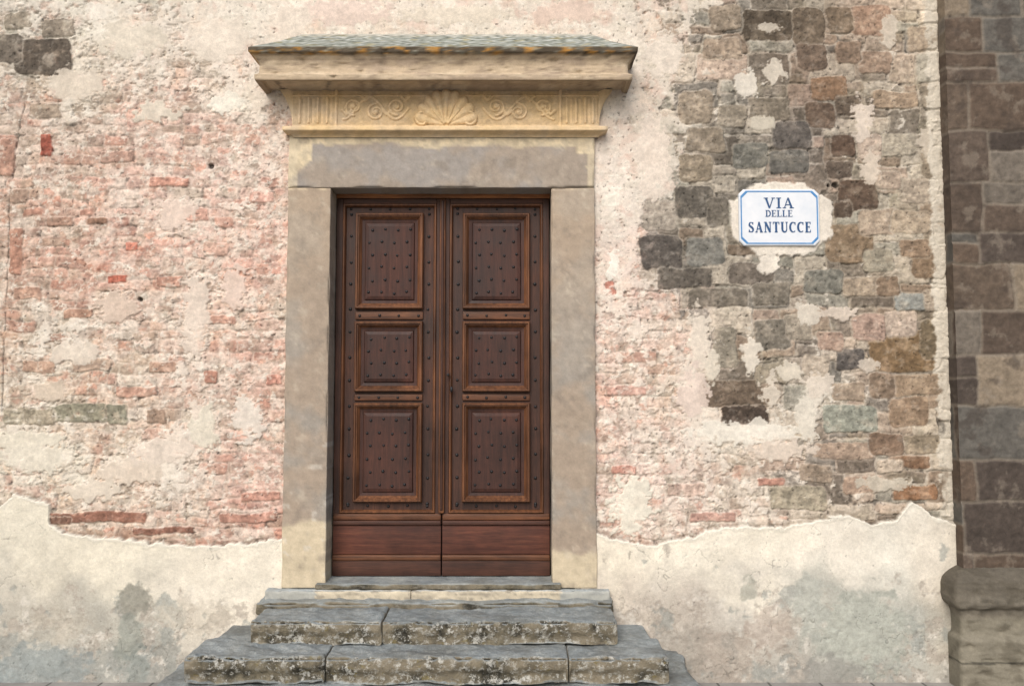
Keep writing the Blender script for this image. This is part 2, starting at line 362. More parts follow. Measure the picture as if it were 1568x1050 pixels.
    col=mix(col,np.array([196,146,126])/255.,red*.42*(1-.6*m1))
    wh=ss(.18,.42,fbm(X,Z*1.2,13,6,97,.7))
    col=mix(col,cream*1.02,wh*.72*(1-.76*Sf)); h=h+wh*.002
    gy=ss(.22,.45,fbm(X,Z,10,6,103,.68)); col=mix(col,np.array([152,139,122])/255.,gy*.40*(1-Sf)*(1-.7*m1)); h=h-gy*.0015
    pit=ss(.42,.62,fbm(X,Z,34,4,131,.65))
    col=col*(1-.34*pit)[:,None]; h=h-pit*.004
    for (cx,cy,w,hh,r,gg,b) in PATCH:
        x,z=W(cx,cy)
        sel=np.nonzero((np.abs(X-x)<w*S*1.9)&(np.abs(Z-z)<hh*S*1.9))[0]
        if not len(sel): continue
        d=np.hypot((X[sel]-x)/(w*S),(Z[sel]-z)/(hh*S))+f_mid[sel]*.65+f_hi2[sel]*.45+f_h3[sel]*.25
        m=1-ss(.78,1.0,d)
        col[sel]=mix(col[sel],np.array([r,gg,b])/255.*(1+f_hi2[sel]*.06+f_mid[sel]*.06)[:,None],m*.90)
        h[sel]=h[sel]*(1-m)+m*(.008+.002*f_mid[sel])
    # plaster bed around the street name plate
    x,z=W(1196,336)
    ax=np.abs(X-x)/(80*S);az=np.abs(Z-z)/(58*S)
    d=np.maximum(np.maximum(ax,az),(ax+az)*.68)+f_mid*.08+f_hi2*.06
    m=1-ss(.95,1.02,d)
    x2,z2=W(1180,404); d2=np.hypot((X-x2)/(20*S),(Z-z2)/(18*S))+f_mid*.4+f_hi2*.3; m=np.maximum(m,1-ss(.80,1.,d2))
    col=mix(col,np.array([230,221,206])/255.*(1+f_mid*.08+f_hi*.05)[:,None],m); h=h*(1-m)+m*(.012+.003*f_mid)
    # vertical plaster strip against the pilaster
    xe=2.735; m=ss(xe-.085,xe-.065,X+f_mid*.04+f_hi2*.02)*(.30+.65*ss(-.5,0.,f_mid+.15))
    col=mix(col,np.array([210,201,184])/255.*(1+f_mid*.08)[:,None],m); h=h+m*.004
    # low plaster dado
    zb=np.interp(X,blx,blz)+f_mid*.022+f_hi2*.012
    d=zb-Z
    m=ss(-.004,.004,d)
    pl=table(PLB,U+fbm(X,Z,3,3,33)*60,V+fbm(X,Z,3,3,36)*60,GR2)
    pl=pl*(1+f_mid*.05+f_hi2*.03+fbm(X,Z,2.5,4,48)*.08)[:,None]
    lowf=ss(850,950,V)
    er=ss(.08,.30,fbm(X,Z,5,6,52,.68)+(lowf-.85)*.5)
    pl=mix(pl,np.array([176,166,153])/255.*(1+f_hi*.12+f_hi2*.12)[:,None],er*.6)
    er2=ss(.16,.36,fbm(X,Z,4,6,152,.65)+(lowf-.9)*.4)
    pl=mix(pl,np.array([150,154,148])/255.*(1+f_hi2*.10)[:,None],er2*.55)
    wh2=ss(.20,.44,fbm(X,Z,8,6,57,.7))*lowf
    pl=mix(pl,np.array([230,224,212])/255.,wh2*.65)
    sp=ss(.36,.5,fbm(X,Z,22,5,257,.7))*ss(900,1000,V); pl=mix(pl,np.array([122,118,108])/255.,sp*.5)
    for (cx,cy,w,hh,r,gg,b,a) in [(205,918,28,28,148,146,134,.8),(200,975,24,40,152,156,146,.7),(215,1020,24,30,150,156,150,.7),(1315,965,84,66,180,182,170,.9),(1240,930,30,50,184,185,174,.8),(1145,902,14,20,180,178,164,.8),(1110,1000,60,40,178,166,152,.6),(1270,1030,50,30,156,154,146,.7),(90,960,50,30,194,186,170,.6),(300,940,60,30,208,198,180,.5),(1040,990,40,40,176,168,155,.6),(1180,960,40,34,188,174,160,.6),(60,1020,90,34,150,158,156,.7)]:
        x,z=W(cx,cy); dd=np.hypot((X-x)/(w*S),(Z-z)/(hh*S))+f_mid*.5+f_hi2*.3
        mm=(1-ss(.70,1.05,dd))*a
        pl=mix(pl,np.array([r,gg,b])/255.*(1+f_hi2*.08+f_mid*.06)[:,None],mm)
    rim=(1-ss(.006,.034,d))
    pl=mix(pl,np.array([240,234,218])/255.,rim*.75)
    crk=(np.abs(fbm(X,Z,2.0,4,171))<.005)*(fbm(X,Z,1.3,2,177)>.05)
    pl=pl*(1-.18*crk)[:,None]
    pitp=ss(.62,.8,fbm(X,Z,19,4,141,.7)); pl=pl*(1-.25*pitp)[:,None]
    col=mix(col,pl,m)
    h=h*(1-m)+m*(.022+.003*f_mid+.008*fbm(X,Z,2,3,58)-er*.003*lowf-er2*.002-crk*.002-pitp*.002+f_h3*.001*lowf)+m*rim*.004
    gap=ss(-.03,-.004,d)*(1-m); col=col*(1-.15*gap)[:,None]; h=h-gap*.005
    for pts in [[(42,138),(30,190),(22,250),(14,300),(10,420),(6,520),(2,625)]]:
        P=[W(*p) for p in pts]; xs=np.interp(Z,[p[1] for p in P][::-1],[p[0] for p in P][::-1])
        dd=np.abs(X-xs-f_hi2*.006-f_mid*.008); mm=(1-ss(.002,.007,dd))*(Z<P[0][1])*(Z>P[-1][1])*ss(-.2,.1,f_mid+.1); col=col*(1-.3*mm)[:,None]; h=h-mm*.005
    for cx,cy,r in [(1278,284,5),(323,255,5),(214,458,4),(1268,284,3)]:
        x,z=W(cx,cy); dd=np.hypot(X-x,Z-z)+f_hi2*.008; mm=1-ss(r*S*.5,r*S*1.1,dd); col=col*(1-.6*mm)[:,None]; h=h-mm*.02
    h=h+.006*fbm(X,Z,1.2,2,199)
    return np.clip(col,0,1),h
# ------------------------------------------------------------------ WALL
stp=.0050
xs=np.concatenate([np.arange(-8,-5,.08),np.arange(-5,-3.45,.02),np.arange(-3.45,2.75,stp)])
zs=np.concatenate([np.arange(-.1,.0,.05),np.arange(0,4.42,stp),np.arange(4.42,5.2,.02),np.arange(5.2,7.5,.08)])
XX,ZZ=np.meshgrid(xs,zs); X=XX.ravel();Z=ZZ.ravel()
col,h=wall_fn(X,Z)
xc=(xs[:-1]+xs[1:])/2;zc=(zs[:-1]+zs[1:])/2
OX0,OX1=-1.145,.247
mask=~((xc[None,:]>OX0-.14)&(xc[None,:]<OX1+.14)&(zc[:,None]>.3)&(zc[:,None]<3.25))
Q=gridq(len(zs),len(xs),mask)
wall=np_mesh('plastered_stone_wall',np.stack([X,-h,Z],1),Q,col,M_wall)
# ------------------------------------------------------------------ PILASTER of the neighbouring church
pil=empty('stone_pilaster')
def pil_fn(X,Z):
    f_mid=fbm(X,Z,9,4,301);f_hi=fbm(X,Z,24,4,305)
    Xw=X+fbm(X,Z,4,3,310)*.018;Zw=Z+fbm(X,Z,4,3,313)*.014
    si,se,ns=layout(Xw,Zw,(.17,.33),(.30,.60),.2,34)
    r=np.random.default_rng(5); q=r.random(ns);k=r.random(ns)
    pal=np.array([(96,84,74),(82,73,66),(108,94,81),(110,102,92),(90,78,68),(132,119,102),(98,84,72),(102,98,91)])/255.
    c=pal[(k[si]*8).astype(int)]*(1+(q[si]-.5)*.15)[:,None]
    c=c*(1+f_mid*.12+f_hi*.14)[:,None]
    m=1-ss(.004,.016,se)
    c=mix(c,np.array([140,130,116])/255.,m*.6)
    w=ss(.20,.45,fbm(X,Z,5,6,321,.65)); c=mix(c,np.array([142,131,117])/255.,w*.5)
    d=ss(.2,.5,fbm(X,Z,4,5,327,.62)); c=mix(c,np.array([70,62,56])/255.,d*.45)
    return np.clip(c,0,1), (q[si]-.5)*.008+f_hi*.004-m*.005
PX=2.74
xs2=np.concatenate([np.arange(PX,3.9,.006),np.arange(3.9,7,.04)]); zs2=np.concatenate([np.arange(.0,4.5,.007),np.arange(4.5,7.5,.05)])
A,B=np.meshgrid(xs2,zs2);a=A.ravel();b=B.ravel()
c2,h2=pil_fn(a,b)
np_mesh('shaft_face',np.stack([a,-.09-h2,b],1),gridq(len(zs2),len(xs2)),c2,M_wall,pil)
ys=np.arange(0,.0901,.006); A,B=np.meshgrid(ys,zs2)
hside=np.interp(B.ravel(),zs2,h2.reshape(len(zs2),-1)[:,0])
t=(A.ravel()/.09)
c3,_=pil_fn(PX-A.ravel(),B.ravel())
np_mesh('shaft_return',np.stack([np.full(A.size,PX),.02-(.11+hside)*t,B.ravel()],1),gridq(len(zs2),len(ys))[:, ::-1],c3,M_wall,pil)
def basecol(V,n):
    f=fbm(V[:,0]+V[:,1],V[:,2]*1.2,8,4,401);f2=fbm(V[:,0],V[:,2]+V[:,1],30,3,405)
    c=np.array([126,119,106])/255.*(1+f*.16+f2*.12)[:,None]
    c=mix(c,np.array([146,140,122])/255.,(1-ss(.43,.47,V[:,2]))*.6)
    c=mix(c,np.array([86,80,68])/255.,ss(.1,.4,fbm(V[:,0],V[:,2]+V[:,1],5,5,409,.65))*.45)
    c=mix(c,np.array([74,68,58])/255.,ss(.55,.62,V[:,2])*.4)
    jn=(np.abs(V[:,2]-.19-f*.006)<.006)*1.0; c=c*(1-.35*jn)[:,None]
    return np.clip(c,0,1)
prof=[(.0,.735),(.03,.722),(.075,.690),(.095,.668),(.105,.635),(.106,.57),(.100,.535),(.085,.512),(.060,.498),(.056,.48),(.050,.46),(.046,.39),(.05,.345),(.065,.33),(.07,.32),(.07,-.05)]
prof=[(d+.09,z) for d,z in prof]
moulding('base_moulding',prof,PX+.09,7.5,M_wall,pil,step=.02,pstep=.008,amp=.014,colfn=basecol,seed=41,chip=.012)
# ------------------------------------------------------------------ DOOR SURROUND
sur=empty('stone_door_surround')
def jambcol(side):
    def f(P,n):
        X,Z=P[:,0],P[:,2]
        f1=fbm(X,Z,3,5,501+side);f2=fbm(X+P[:,1],Z,20,4,505)
        c=np.tile(np.array([172,156,138])/255.,(len(P),1))
        c=mix(c,np.array([160,152,141])/255.,ss(-.2,.4,f1))
        c=mix(c,np.array([188,168,144])/255.,ss(2.0,3.0,Z+f1*.5)*.5)
        lim=.98 if side==0 else .80
        c=mix(c,np.array([208,193,165])/255.,1-ss(lim-.01,lim+.02,Z+fbm(X,Z,6,3,511)*.05))
        c=mix(c,np.array([212,195,165])/255.,ss(3.07,3.09,Z+f2*.02)*.9)
        c=mix(c,np.array([138,128,116])/255.,ss(.15,.5,fbm(X,Z,6,6,515,.68))*.42)
        c=mix(c,np.array([202,190,170])/255.,ss(.25,.5,fbm(X,Z,9,6,518,.7))*.42)
        if side==0:
            w=ss(.45,.6,fbm(X,Z,12,4,521))*(Z<1.5); c=mix(c,np.array([214,208,196])/255.,w*.5)
        return np.clip(c*(1+f1*.06+f2*.08)[:,None],0,1)
    return f
def lintcol(P,n):
    X,Z=P[:,0],P[:,2]
    f1=fbm(X,Z,3.2,5,531);f2=fbm(X+P[:,1],Z,20,4,535)
    c=np.tile(np.array([168,155,140])/255.,(len(P),1))
    c=mix(c,np.array([158,151,143])/255.,ss(-.2,.3,f1))
    bz=3.355+.045*perlin(X*4,Z*0+2.,3)+f2*.020
    bz=np.where(X<-1.27,3.26-(X+1.27)*-.9,bz); bz=np.where(X>.40,3.30,bz)
    c=mix(c,np.array([220,203,170])/255.,ss(bz-.008,bz+.008,Z)*(.75+.25*ss(-.2,.2,f2)))
    c=mix(c,np.array([216,201,172])/255.,(X<-1.36+f2*.02)*.8)
    c=mix(c,np.array([212,197,168])/255.,(X>.475+f2*.02)*.8)
    c=mix(c,np.array([136,125,112])/255.,ss(.15,.5,fbm(X,Z,6,6,545,.68))*.45)
    c=mix(c,np.array([198,188,170])/255.,ss(.25,.5,fbm(X,Z,9,6,548,.7))*.35)
    return np.clip(c*(1+f1*.06+f2*.08)[:,None],0,1)
JL=-1.415;JR=.522;LB=3.084
rbox('jamb_left',JL,OX0,-.035,.26,.60,LB-.001,M_stone,sur,r=.006,step=.015,amp=.005,freq=5,colfn=jambcol(0),seed=1,chip=.010)
rbox('jamb_right',OX1,JR,-.035,.26,.60,LB-.001,M_stone,sur,r=.006,step=.015,amp=.005,freq=5,colfn=jambcol(1),seed=4,chip=.010)
rbox('lintel',JL,JR,-.038,.26,LB+.001,3.425,M_stone,sur,r=.006,step=.015,amp=.005,freq=5,colfn=lintcol,seed=7,chip=.010)
def friezecol(P,n,d=None):
    X,Z=P[:,0],P[:,2]
    f1=fbm(X,Z,3.5,5,541);f2=fbm(X+P[:,1],Z,22,4,545)
    c=np.tile(np.array([230,202,160])/255.,(len(P),1))
    c=mix(c,np.array([210,190,162])/255.,ss(0,.4,f1)*.6)
    c=mix(c,np.array([236,204,152])/255.,ss(.0,.4,-f1)*.6)
    c=mix(c,np.array([186,164,132])/255.,ss(.2,.5,fbm(X,Z,8,6,547,.68))*.4)
    return np.clip(c*(1+f1*.05+f2*.08)[:,None],0,1)
def corncol(P,n):
    X,Z=P[:,0],P[:,2]
    f1=fbm(X,Z*2,3.5,5,551);f2=fbm(X+P[:,1],Z+P[:,1],24,4,555);f3=fbm(X*.6,Z*3+P[:,1],7,4,557)
    c=np.tile(np.array([202,182,154])/255.,(len(P),1))
    c=mix(c,np.array([172,154,134])/255.,ss(0,.4,f1)*.75)
    c=mix(c,np.array([220,202,174])/255.,ss(0.1,.5,f3)*.6)
    c=mix(c,np.array([142,126,108])/255.,ss(.1,.4,fbm(X,Z*2,9,6,559,.68))*.55)
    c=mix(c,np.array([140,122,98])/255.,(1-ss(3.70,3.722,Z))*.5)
    e=ss(3.848,3.864,Z+f2*.008)
    ed=mix(np.tile(np.array([92,82,68])/255.,(len(P),1)),np.array([178,130,66])/255.,ss(.0,.35,fbm(X,Z*2,9,5,561,.65)))
    ed=mix(ed,np.array([150,150,136])/255.,ss(.15,.4,fbm(X,Z*2,15,5,563,.65))*.7)
    c=mix(c,ed,e)
    t=ss(3.890,3.910,Z+f2*.008)
    tc=np.tile(np.array([146,150,140])/255.,(len(P),1))
    sp=ss(.1,.3,fbm(X,Z+P[:,1],38,3,565)); tc=mix(tc,np.array([206,208,202])/255.,sp*.8)
    sp=ss(.10,.3,fbm(X,Z+P[:,1],26,4,569)); tc=mix(tc,np.array([88,92,80])/255.,sp*.75)
    sp=ss(.3,.5,fbm(X,Z+P[:,1],12,3,575)); tc=mix(tc,np.array([156,140,88])/255.,sp*.5)
    tc=mix(tc,np.array([206,198,182])/255.,ss(4.04,4.09,Z+f2*.04)*.7)
    c=mix(c,tc,t)
    return np.clip(c*(1+f1*.05+f2*.09)[:,None],0,1)
FX0,FX1=-1.34,.50
moulding('architrave_ledge',[(.045,3.405),(.055,3.42),(.065,3.425),(.095,3.432),(.10,3.436),(.10,3.458),(.095,3.462),(.07,3.470),(.05,3.475)],FX0,FX1,M_stone,sur,pstep=.004,amp=.004,colfn=friezecol,seed=20,chip=.007)
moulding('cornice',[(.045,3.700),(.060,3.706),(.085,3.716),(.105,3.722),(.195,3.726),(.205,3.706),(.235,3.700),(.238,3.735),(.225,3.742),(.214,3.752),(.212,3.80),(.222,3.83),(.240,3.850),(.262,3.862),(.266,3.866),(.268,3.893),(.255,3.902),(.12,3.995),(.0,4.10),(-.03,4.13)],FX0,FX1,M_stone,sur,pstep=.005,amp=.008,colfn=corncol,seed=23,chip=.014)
# carved frieze : height relief
fx=np.arange(FX0-.048,FX1+.0481,.0026); fz=np.arange(3.468,3.712,.0026)
A,B=np.meshgrid(fx,fz);a=A.ravel();b=B.ravel();H=np.zeros(a.size)
FY=-.05
def fp(px,py): return W(px,py,FY)
def tube(pts,r0,r1=None,hh=1.0):
    global H
    r1=r0 if r1 is None else r1
    n=len(pts)-1
    for i in range(n):
        p=np.array(pts[i]);q=np.array(pts[i+1]);rr=r0+(r1-r0)*i/max(1,n-1)
        lo=np.minimum(p,q)-rr;hi=np.maximum(p,q)+rr
        s=np.nonzero((a>lo[0])&(a<hi[0])&(b>lo[1])&(b<hi[1]))[0]
        if not len(s): continue
        d=q-p;L=(d@d)+1e-12
        t=np.clip(((a[s]-p[0])*d[0]+(b[s]-p[1])*d[1])/L,0,1)
        dd=np.hypot(a[s]-p[0]-t*d[0],b[s]-p[1]-t*d[1])
        H[s]=np.maximum(H[s],np.sqrt(np.clip(1-(dd/rr)**2,0,1))*rr*1.15*hh)
def spiral(c,r,turns,start,sgn,rr=.006,n=40):
    return [(c[0]+r*(1-i/n*.85)*cos(start+sgn*turns*2*pi*i/n),c[1]+r*(1-i/n*.85)*sin(start+sgn*turns*2*pi*i/n)) for i in range(n+1)]
for sx in (515,858):
    x,_=fp(sx,165); tube([(x,3.46),(x,3.72)],.010)
for xs_ in ([459,473,487,501],[868,882,896,908]):
    for q in xs_:
        x,_=fp(q,165); tube([(x,3.500),(x,3.655)],.0085)
        x2,_=fp(q+6,165)
        s=np.nonzero((np.abs(a-x2)<.008)&(b>3.495)&(b<3.655))[0]; H[s]-=.008
tube([(FX0-.05,3.476),(FX1+.05,3.476)],.007)
tube([(FX0-.05,3.672),(FX1+.05,3.672)],.006)
# shell
sc=fp(683,193); dx=(a-sc[0])/.86;dz=b-sc[1];rad=np.hypot(dx,dz);ang=np.arctan2(dz,dx)
nl=9; t=(ang-radians(4))/radians(172)*nl; inside=(ang>radians(4))&(ang<radians(176))
lobe=np.abs(np.sin(np.clip(t,0,nl)*pi))
R=.218+.020*lobe
m=inside&(rad<R)
sh=.008+.024*np.clip(rad/.22,0,1)*(.20+.80*lobe)*np.sqrt(np.clip((R-rad)/.03,0,1))
H=np.where(m,np.maximum(H,sh),H)
for k in range(5):
    an=radians(50+20*k); tube([(sc[0]+.02*cos(an),sc[1]+.02*sin(an)),(sc[0]+.13*cos(an),sc[1]+.13*sin(an))],.012,.008,1.6)
for cx,sg,st_ in ((647,1,pi*.5),(719,-1,pi*.5)):
    c=fp(cx,184)
    tube(spiral(c,.045,1.6,st_,sg),.011,.007,1.9)
def rinceau(x0,x1):
    n=60
    tube([fp(x0+(x1-x0)*i/n,166+17*sin(i/n*2*pi*1.25)) for i in range(n+1)],.009,None,.9)
    for t,oy,sg in ((.18,-2,1),(.50,6,-1),(.84,-2,1)):
        px=x0+(x1-x0)*t; c=fp(px,166+oy)
        s=1 if x1>x0 else -1
        tube(spiral(c,.056,1.7,(-pi/2 if sg>0 else pi/2),sg*s),.009,.006,1.1)
        tube([c,(c[0]+.001,c[1])],.016,None,.8)
    for t in (.06,.34,.66,.95):
        px=x0+(x1-x0)*t; c=fp(px,166+(10 if int(t*10)%2 else -12))
        tube([c,(c[0]+.03,c[1]+.024)],.011,.005,.9);tube([c,(c[0]-.024,c[1]+.028)],.010,.005,.9)
rinceau(626,526); rinceau(740,848)
H=H*.95+fbm(a,b,14,4,601)*.004+fbm(a,b,50,3,605)*.0016
P=np.stack([a,FY-H,b],1); cf=friezecol(P,None)
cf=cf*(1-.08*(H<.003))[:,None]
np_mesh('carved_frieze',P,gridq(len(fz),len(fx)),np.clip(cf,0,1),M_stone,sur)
moulding('frieze_block',[(.046,3.45),(.046,3.712)],FX0,FX1,M_stone,sur,pstep=.02,amp=.0,colfn=friezecol)
for nm,xa,xb in (('console_left',FX0-.10,FX0-.047),('console_right',FX1+.047,FX1+.10)):
    s=-1 if xa<-1 else 1
    V=[];nz=16
    for i in range(nz+1):
        t=i/nz; z=3.478+(3.715-3.478)*t; e=.006+.085*t**2.2
        xi=(FX0-.047) if s<0 else (FX1+.047)
        xo=xi+s*e
        for (xx,yy) in ((xi,-.047),(xo,-.047),(xo,.02)): V.append((xx,yy,z))
    Qd=[]
    for i in range(nz):
        for j in range(2):
            p=i*3+j; Qd.append((p,p+1,p+4,p+3) if s>0 else (p+1,p,p+3,p+4))
    V=np.array(V); np_mesh(nm,V,Qd,friezecol(V,None),M_stone,sur)
# ------------------------------------------------------------------ DOOR
def wood(name,dark,light,vert=True,rough=.42):
    m,nt,b=newmat(name)
    co=obj_co(nt,(30,30,1.6) if vert else (1.6,30,30))
    n1=noise(nt,co,1.6,7,.65); co2=obj_co(nt); n2=noise(nt,co2,3.5,4,.6); n3=noise(nt,co,9,3,.5)
    c=ramp(nt,n1,[(.28,dark),(.72,light)])
    v=ramp(nt,n2,[(.3,g(.62)),(.7,g(1.38))]); c=mixc(nt,1.0,c,v,'MULTIPLY')
    v=ramp(nt,n3,[(.3,g(.70)),(.65,g(1.14))]); c=mixc(nt,1.0,c,v,'MULTIPLY')
    nt.links.new(c,b.inputs['Base Color']); b.inputs['Specular IOR Level'].default_value=.32
    rr=ramp(nt,n2,[(.3,g(rough-.06)),(.7,g(rough+.14))]); nt.links.new(rr,b.inputs['Roughness'])
    bump(nt,b,n1,.35,.003); return m
W_field=wood('oiled_wood',C(50,31,24),C(84,54,41),rough=.54)
W_panel=wood('panel_wood',C(50,29,23),C(80,48,37),rough=.56)
W_fieldh=wood('oiled_wood_horizontal',C(54,33,26),C(92,58,44),False,rough=.54)
W_mould=wood('worn_moulding_wood',C(68,41,28),C(132,86,54),rough=.50)
W_mouldh=wood('worn_rail_wood',C(68,42,29),C(122,79,52),False,rough=.50)
W_red=wood('kickboard_wood',C(70,38,30),C(104,62,46),False,rough=.6)
W_top=wood('head_strip_wood',C(110,66,38),C(176,116,68),False)
m,nt,b=newmat('stud_iron'); b.inputs['Base Color'].default_value=(.009,.008,.009,1); b.inputs['Metallic'].default_value=.2; b.inputs['Roughness'].default_value=.55; M_iron=m
m,nt,b=newmat('dark_gap'); b.inputs['Base Color'].default_value=(.01,.008,.007,1); b.inputs['Roughness'].default_value=.9; M_dark=m
door=empty('wooden_double_door')
DB,DT=.632,3.092; MID=-.447; YD=.135
rbox('backing',OX0-.05,OX1+.05,YD+.035,YD+.07,DB-.03,DT+.05,M_dark,door,r=.002,step=.3)
rbox('head_strip',OX0,OX1,YD-.01,YD+.03,3.058,3.10,W_top,door,r=.004,step=.1)
studs=[]
def board(nm,x0,x1,z0,z1,y,mat,r=.003,th=.03):
    return rbox(nm,x0,x1,y,y+th,z0,z1,mat,door,r=r,step=.08,amp=.0012,freq=3)
for li,(x0,x1,inner) in enumerate(((OX0+.006,MID-.003,1),(MID+.003,OX1-.006,-1))):
    L='left' if li==0 else 'right'
    zt=3.055
    board(f'{L}_leaf_field',x0,x1,DB+.004,zt,YD+.01,W_field,th=.02)
    board(f'{L}_stile_a',x0,x0+.040,DB+.004,zt,YD-.008,W_field,th=.017)
    board(f'{L}_stile_b',x1-.040,x1,DB+.004,zt,YD-.008,W_field,th=.017)
    board(f'{L}_top_rail',x0+.041,x1-.041,zt-.035,zt,YD-.008,W_fieldh,th=.017)
    fx0,fx1,fz0,fz1=x0+.041,x1-.041,1.03,zt-.036
    ring(f'{L}_frame_bead',fx0,fx1,fz0,fz1,[(0,YD+.012),(0,YD-.012),(.004,YD-.017),(.010,YD-.017),(.014,YD-.010),(.017,YD-.004),(.020,YD+.012)],W_mould,door)
    px0,px1=x0+.137,x1-.137
    zz=[(2.345,2.945),(1.812,2.240),(1.112,1.716)]
    for k,(a0,a1) in enumerate(zz):
        ring(f'{L}_panel_moulding_{k}',px0-.012,px1+.012,a0-.012,a1+.012,[(0,YD+.012),(0,YD-.020),(.006,YD-.030),(.013,YD-.030),(.018,YD-.020),(.022,YD-.020),(.027,YD-.010),(.034,YD-.002),(.038,YD+.004)],W_mould,door)
        ring(f'{L}_panel_{k}',px0+.026,px1-.026,a0+.026,a1-.026,[(0,YD+.006),(.020,YD+.009),(.026,YD-.001),(.046,YD-.006)],W_panel,door,True)
        nr={0:6,1:4,2:6}[k]
        for i in range(nr):
            for j in range(4):
                ox=((i%2)-.5)*.022
                studs.append((px0+.085+(px1-px0-.17)*j/3+ox,YD-.006,a0+.095+(a1-a0-.19)*i/(nr-1)+.006*((j%2)-.5),.0105))
    for r0,r1 in ((2.253,2.330),(1.730,1.797)):
        zc_=(r0+r1)/2
        board(f'{L}_cross_rail_{r0:.1f}',px0-.012,px1+.012,r0+.012,r1-.012,YD-.004,W_mouldh,r=.006,th=.018)
        for j in range(4): studs.append((px0+.02+(px1-px0-.04)*j/3,YD-.004,zc_,.0105))
    for i in range(13):
        z=1.09+(2.96-1.09)*i/12
        for xx in ((x0+.041+px0+.004)/2,(x1-.041+px1-.004)/2): studs.append((xx,YD+.01,z+.01*((i%2)-.5),.0118))
    for j in range(5):
        studs.append((x0+.09+(x1-x0-.18)*j/4,YD+.01,2.990,.0108)); studs.append((x0+.09+(x1-x0-.18)*j/4,YD+.01,1.073,.0108))
    for nm,a0,a1,yy,mt in (('sill_mould_a',.985,1.026,-.016,W_mouldh),('sill_mould_b',.955,.984,-.026,W_fieldh),('kick_board',.772,.953,-.012,W_red),('base_mould_a',.735,.770,-.026,W_mouldh),('base_rail',.640,.733,-.018,W_fieldh)):
        board(f'{L}_{nm}',x0+.001,x1-.001,a0,a1,YD+yy,mt,r=.008 if 'mould' in nm else .003,th=.03)
rbox('astragal',MID-.021,MID+.017,YD-.032,YD+.01,1.03,3.05,W_mould,door,r=.010,step=.1,amp=.001,freq=4)
rbox('astragal_bead',MID-.011,MID+.007,YD-.043,YD-.02,1.05,3.04,W_field,door,r=.008,step=.1)
Vb=[];Qb=[]
nu,nv=10,4
sr_=np.random.default_rng(77)
for (sx,sy,sz,sr) in studs:
    sr*=.9*sr_.uniform(.9,1.1); sx+=sr_.normal(0,.0018); sz+=sr_.normal(0,.0022)
    o=len(Vb)
    for i in range(nv+1):
        ph=i/nv*pi/2*.999+.001
        for j in range(nu):
            t=j/nu*2*pi
            Vb.append((sx+sr*cos(ph)*cos(t),sy-sr*.8*sin(ph),sz+sr*cos(ph)*sin(t)))
    for i in range(nv):
        for j in range(nu):
            p=o+i*nu+j;q=o+i*nu+(j+1)%nu
            Qb.append((p,q,q+nu,p+nu))
np_mesh('iron_studs',Vb,Qb,None,M_iron,door)
def disc(name,x,z,y,r,depth,mat,parent,sx=1,sz=1):
    V=[];Q=[];n=20
    prof=[(1,0),(1,.6),(.85,1),(.02,1)]
    for pr,dp in prof:
        for j in range(n):
            t=j/n*2*pi; V.append((x+r*sx*pr*cos(t),y-depth*dp,z+r*sz*pr*sin(t)))
    for i in range(3):
        for j in range(n):
            p=i*n+j;q=i*n+(j+1)%n;Q.append((p,q,q+n,p+n))
    return np_mesh(name,V,Q,None,mat,parent)
ex,ez=W(690,596,YD); disc('escutcheon',ex+.008,ez,YD-.03,.010,.016,M_iron,door,1,1.9)
ex,ez=W(687,574,YD); disc('knob',ex,ez,YD-.03,.009,.026,M_iron,door)
# ------------------------------------------------------------------ STEPS
def stepmat(name,c1,c2,lich=.5):
    m,nt,b=newmat(name); co=obj_co(nt)
    n1=noise(nt,co,5,8,.65); n2=noise(nt,co,30,8,.78); n3=noise(nt,co,90,3,.6); n4=noise(nt,co,9,7,.72); n5=noise(nt,co,2.2,4,.6)
    c=ramp(nt,n1,[(.32,c1),(.68,c2)])
    v=ramp(nt,n2,[(.3,g(.70)),(.7,g(1.2))]); c=mixc(nt,1.0,c,v,'MULTIPLY')
    st=ramp(nt,noise(nt,co,3.3,7,.7),[(.45,g(0)),(.62,g(.55))]); c=mixc(nt,st,c,C(108,106,96))
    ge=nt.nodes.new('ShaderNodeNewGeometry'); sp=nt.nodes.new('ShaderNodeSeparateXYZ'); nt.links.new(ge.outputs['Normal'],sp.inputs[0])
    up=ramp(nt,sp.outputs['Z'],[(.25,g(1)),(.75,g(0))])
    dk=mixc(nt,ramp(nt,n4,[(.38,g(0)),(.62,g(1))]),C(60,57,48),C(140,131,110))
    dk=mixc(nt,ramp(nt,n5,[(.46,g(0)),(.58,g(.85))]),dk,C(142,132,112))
    c=mixc(nt,up,c,dk)  # upward faces stay pale blue-grey, sky tint painted in; sides take riser colours
    lf=ramp(nt,n2,[(.51,g(0)),(.57,g(1))]); lf2=ramp(nt,n4,[(.44,g(1)),(.60,g(.1))])
    li=mixc(nt,1.0,lf,lf2,'MULTIPLY')
    upk=ramp(nt,sp.outputs['Z'],[(.3,g(lich)),(.95,g(lich*.2))]); li=mixc(nt,1.0,li,upk,'MULTIPLY')
    c=mixc(nt,li,c,C(204,202,192))
    yl=ramp(nt,noise(nt,co,17,5,.7),[(.60,g(0)),(.66,g(.6))]); yl=mixc(nt,1.0,yl,upk,'MULTIPLY')
    c=mixc(nt,yl,c,C(140,126,76))
    nt.links.new(c,b.inputs['Base Color']); b.inputs['Roughness'].default_value=.85; b.inputs['Specular IOR Level'].default_value=.3
    ad=nt.nodes.new('ShaderNodeMath'); ad.operation='ADD'; nt.links.new(n2,ad.inputs[0]); nt.links.new(n3,ad.inputs[1])
    bump(nt,b,ad.outputs[0],.9,.010); return m
M_step=stepmat('lichened_step_stone',C(132,140,142),C(168,174,172),1.0)
M_ledge=stepmat('sill_ledge_stone',C(148,156,158),C(184,187,180),.15)
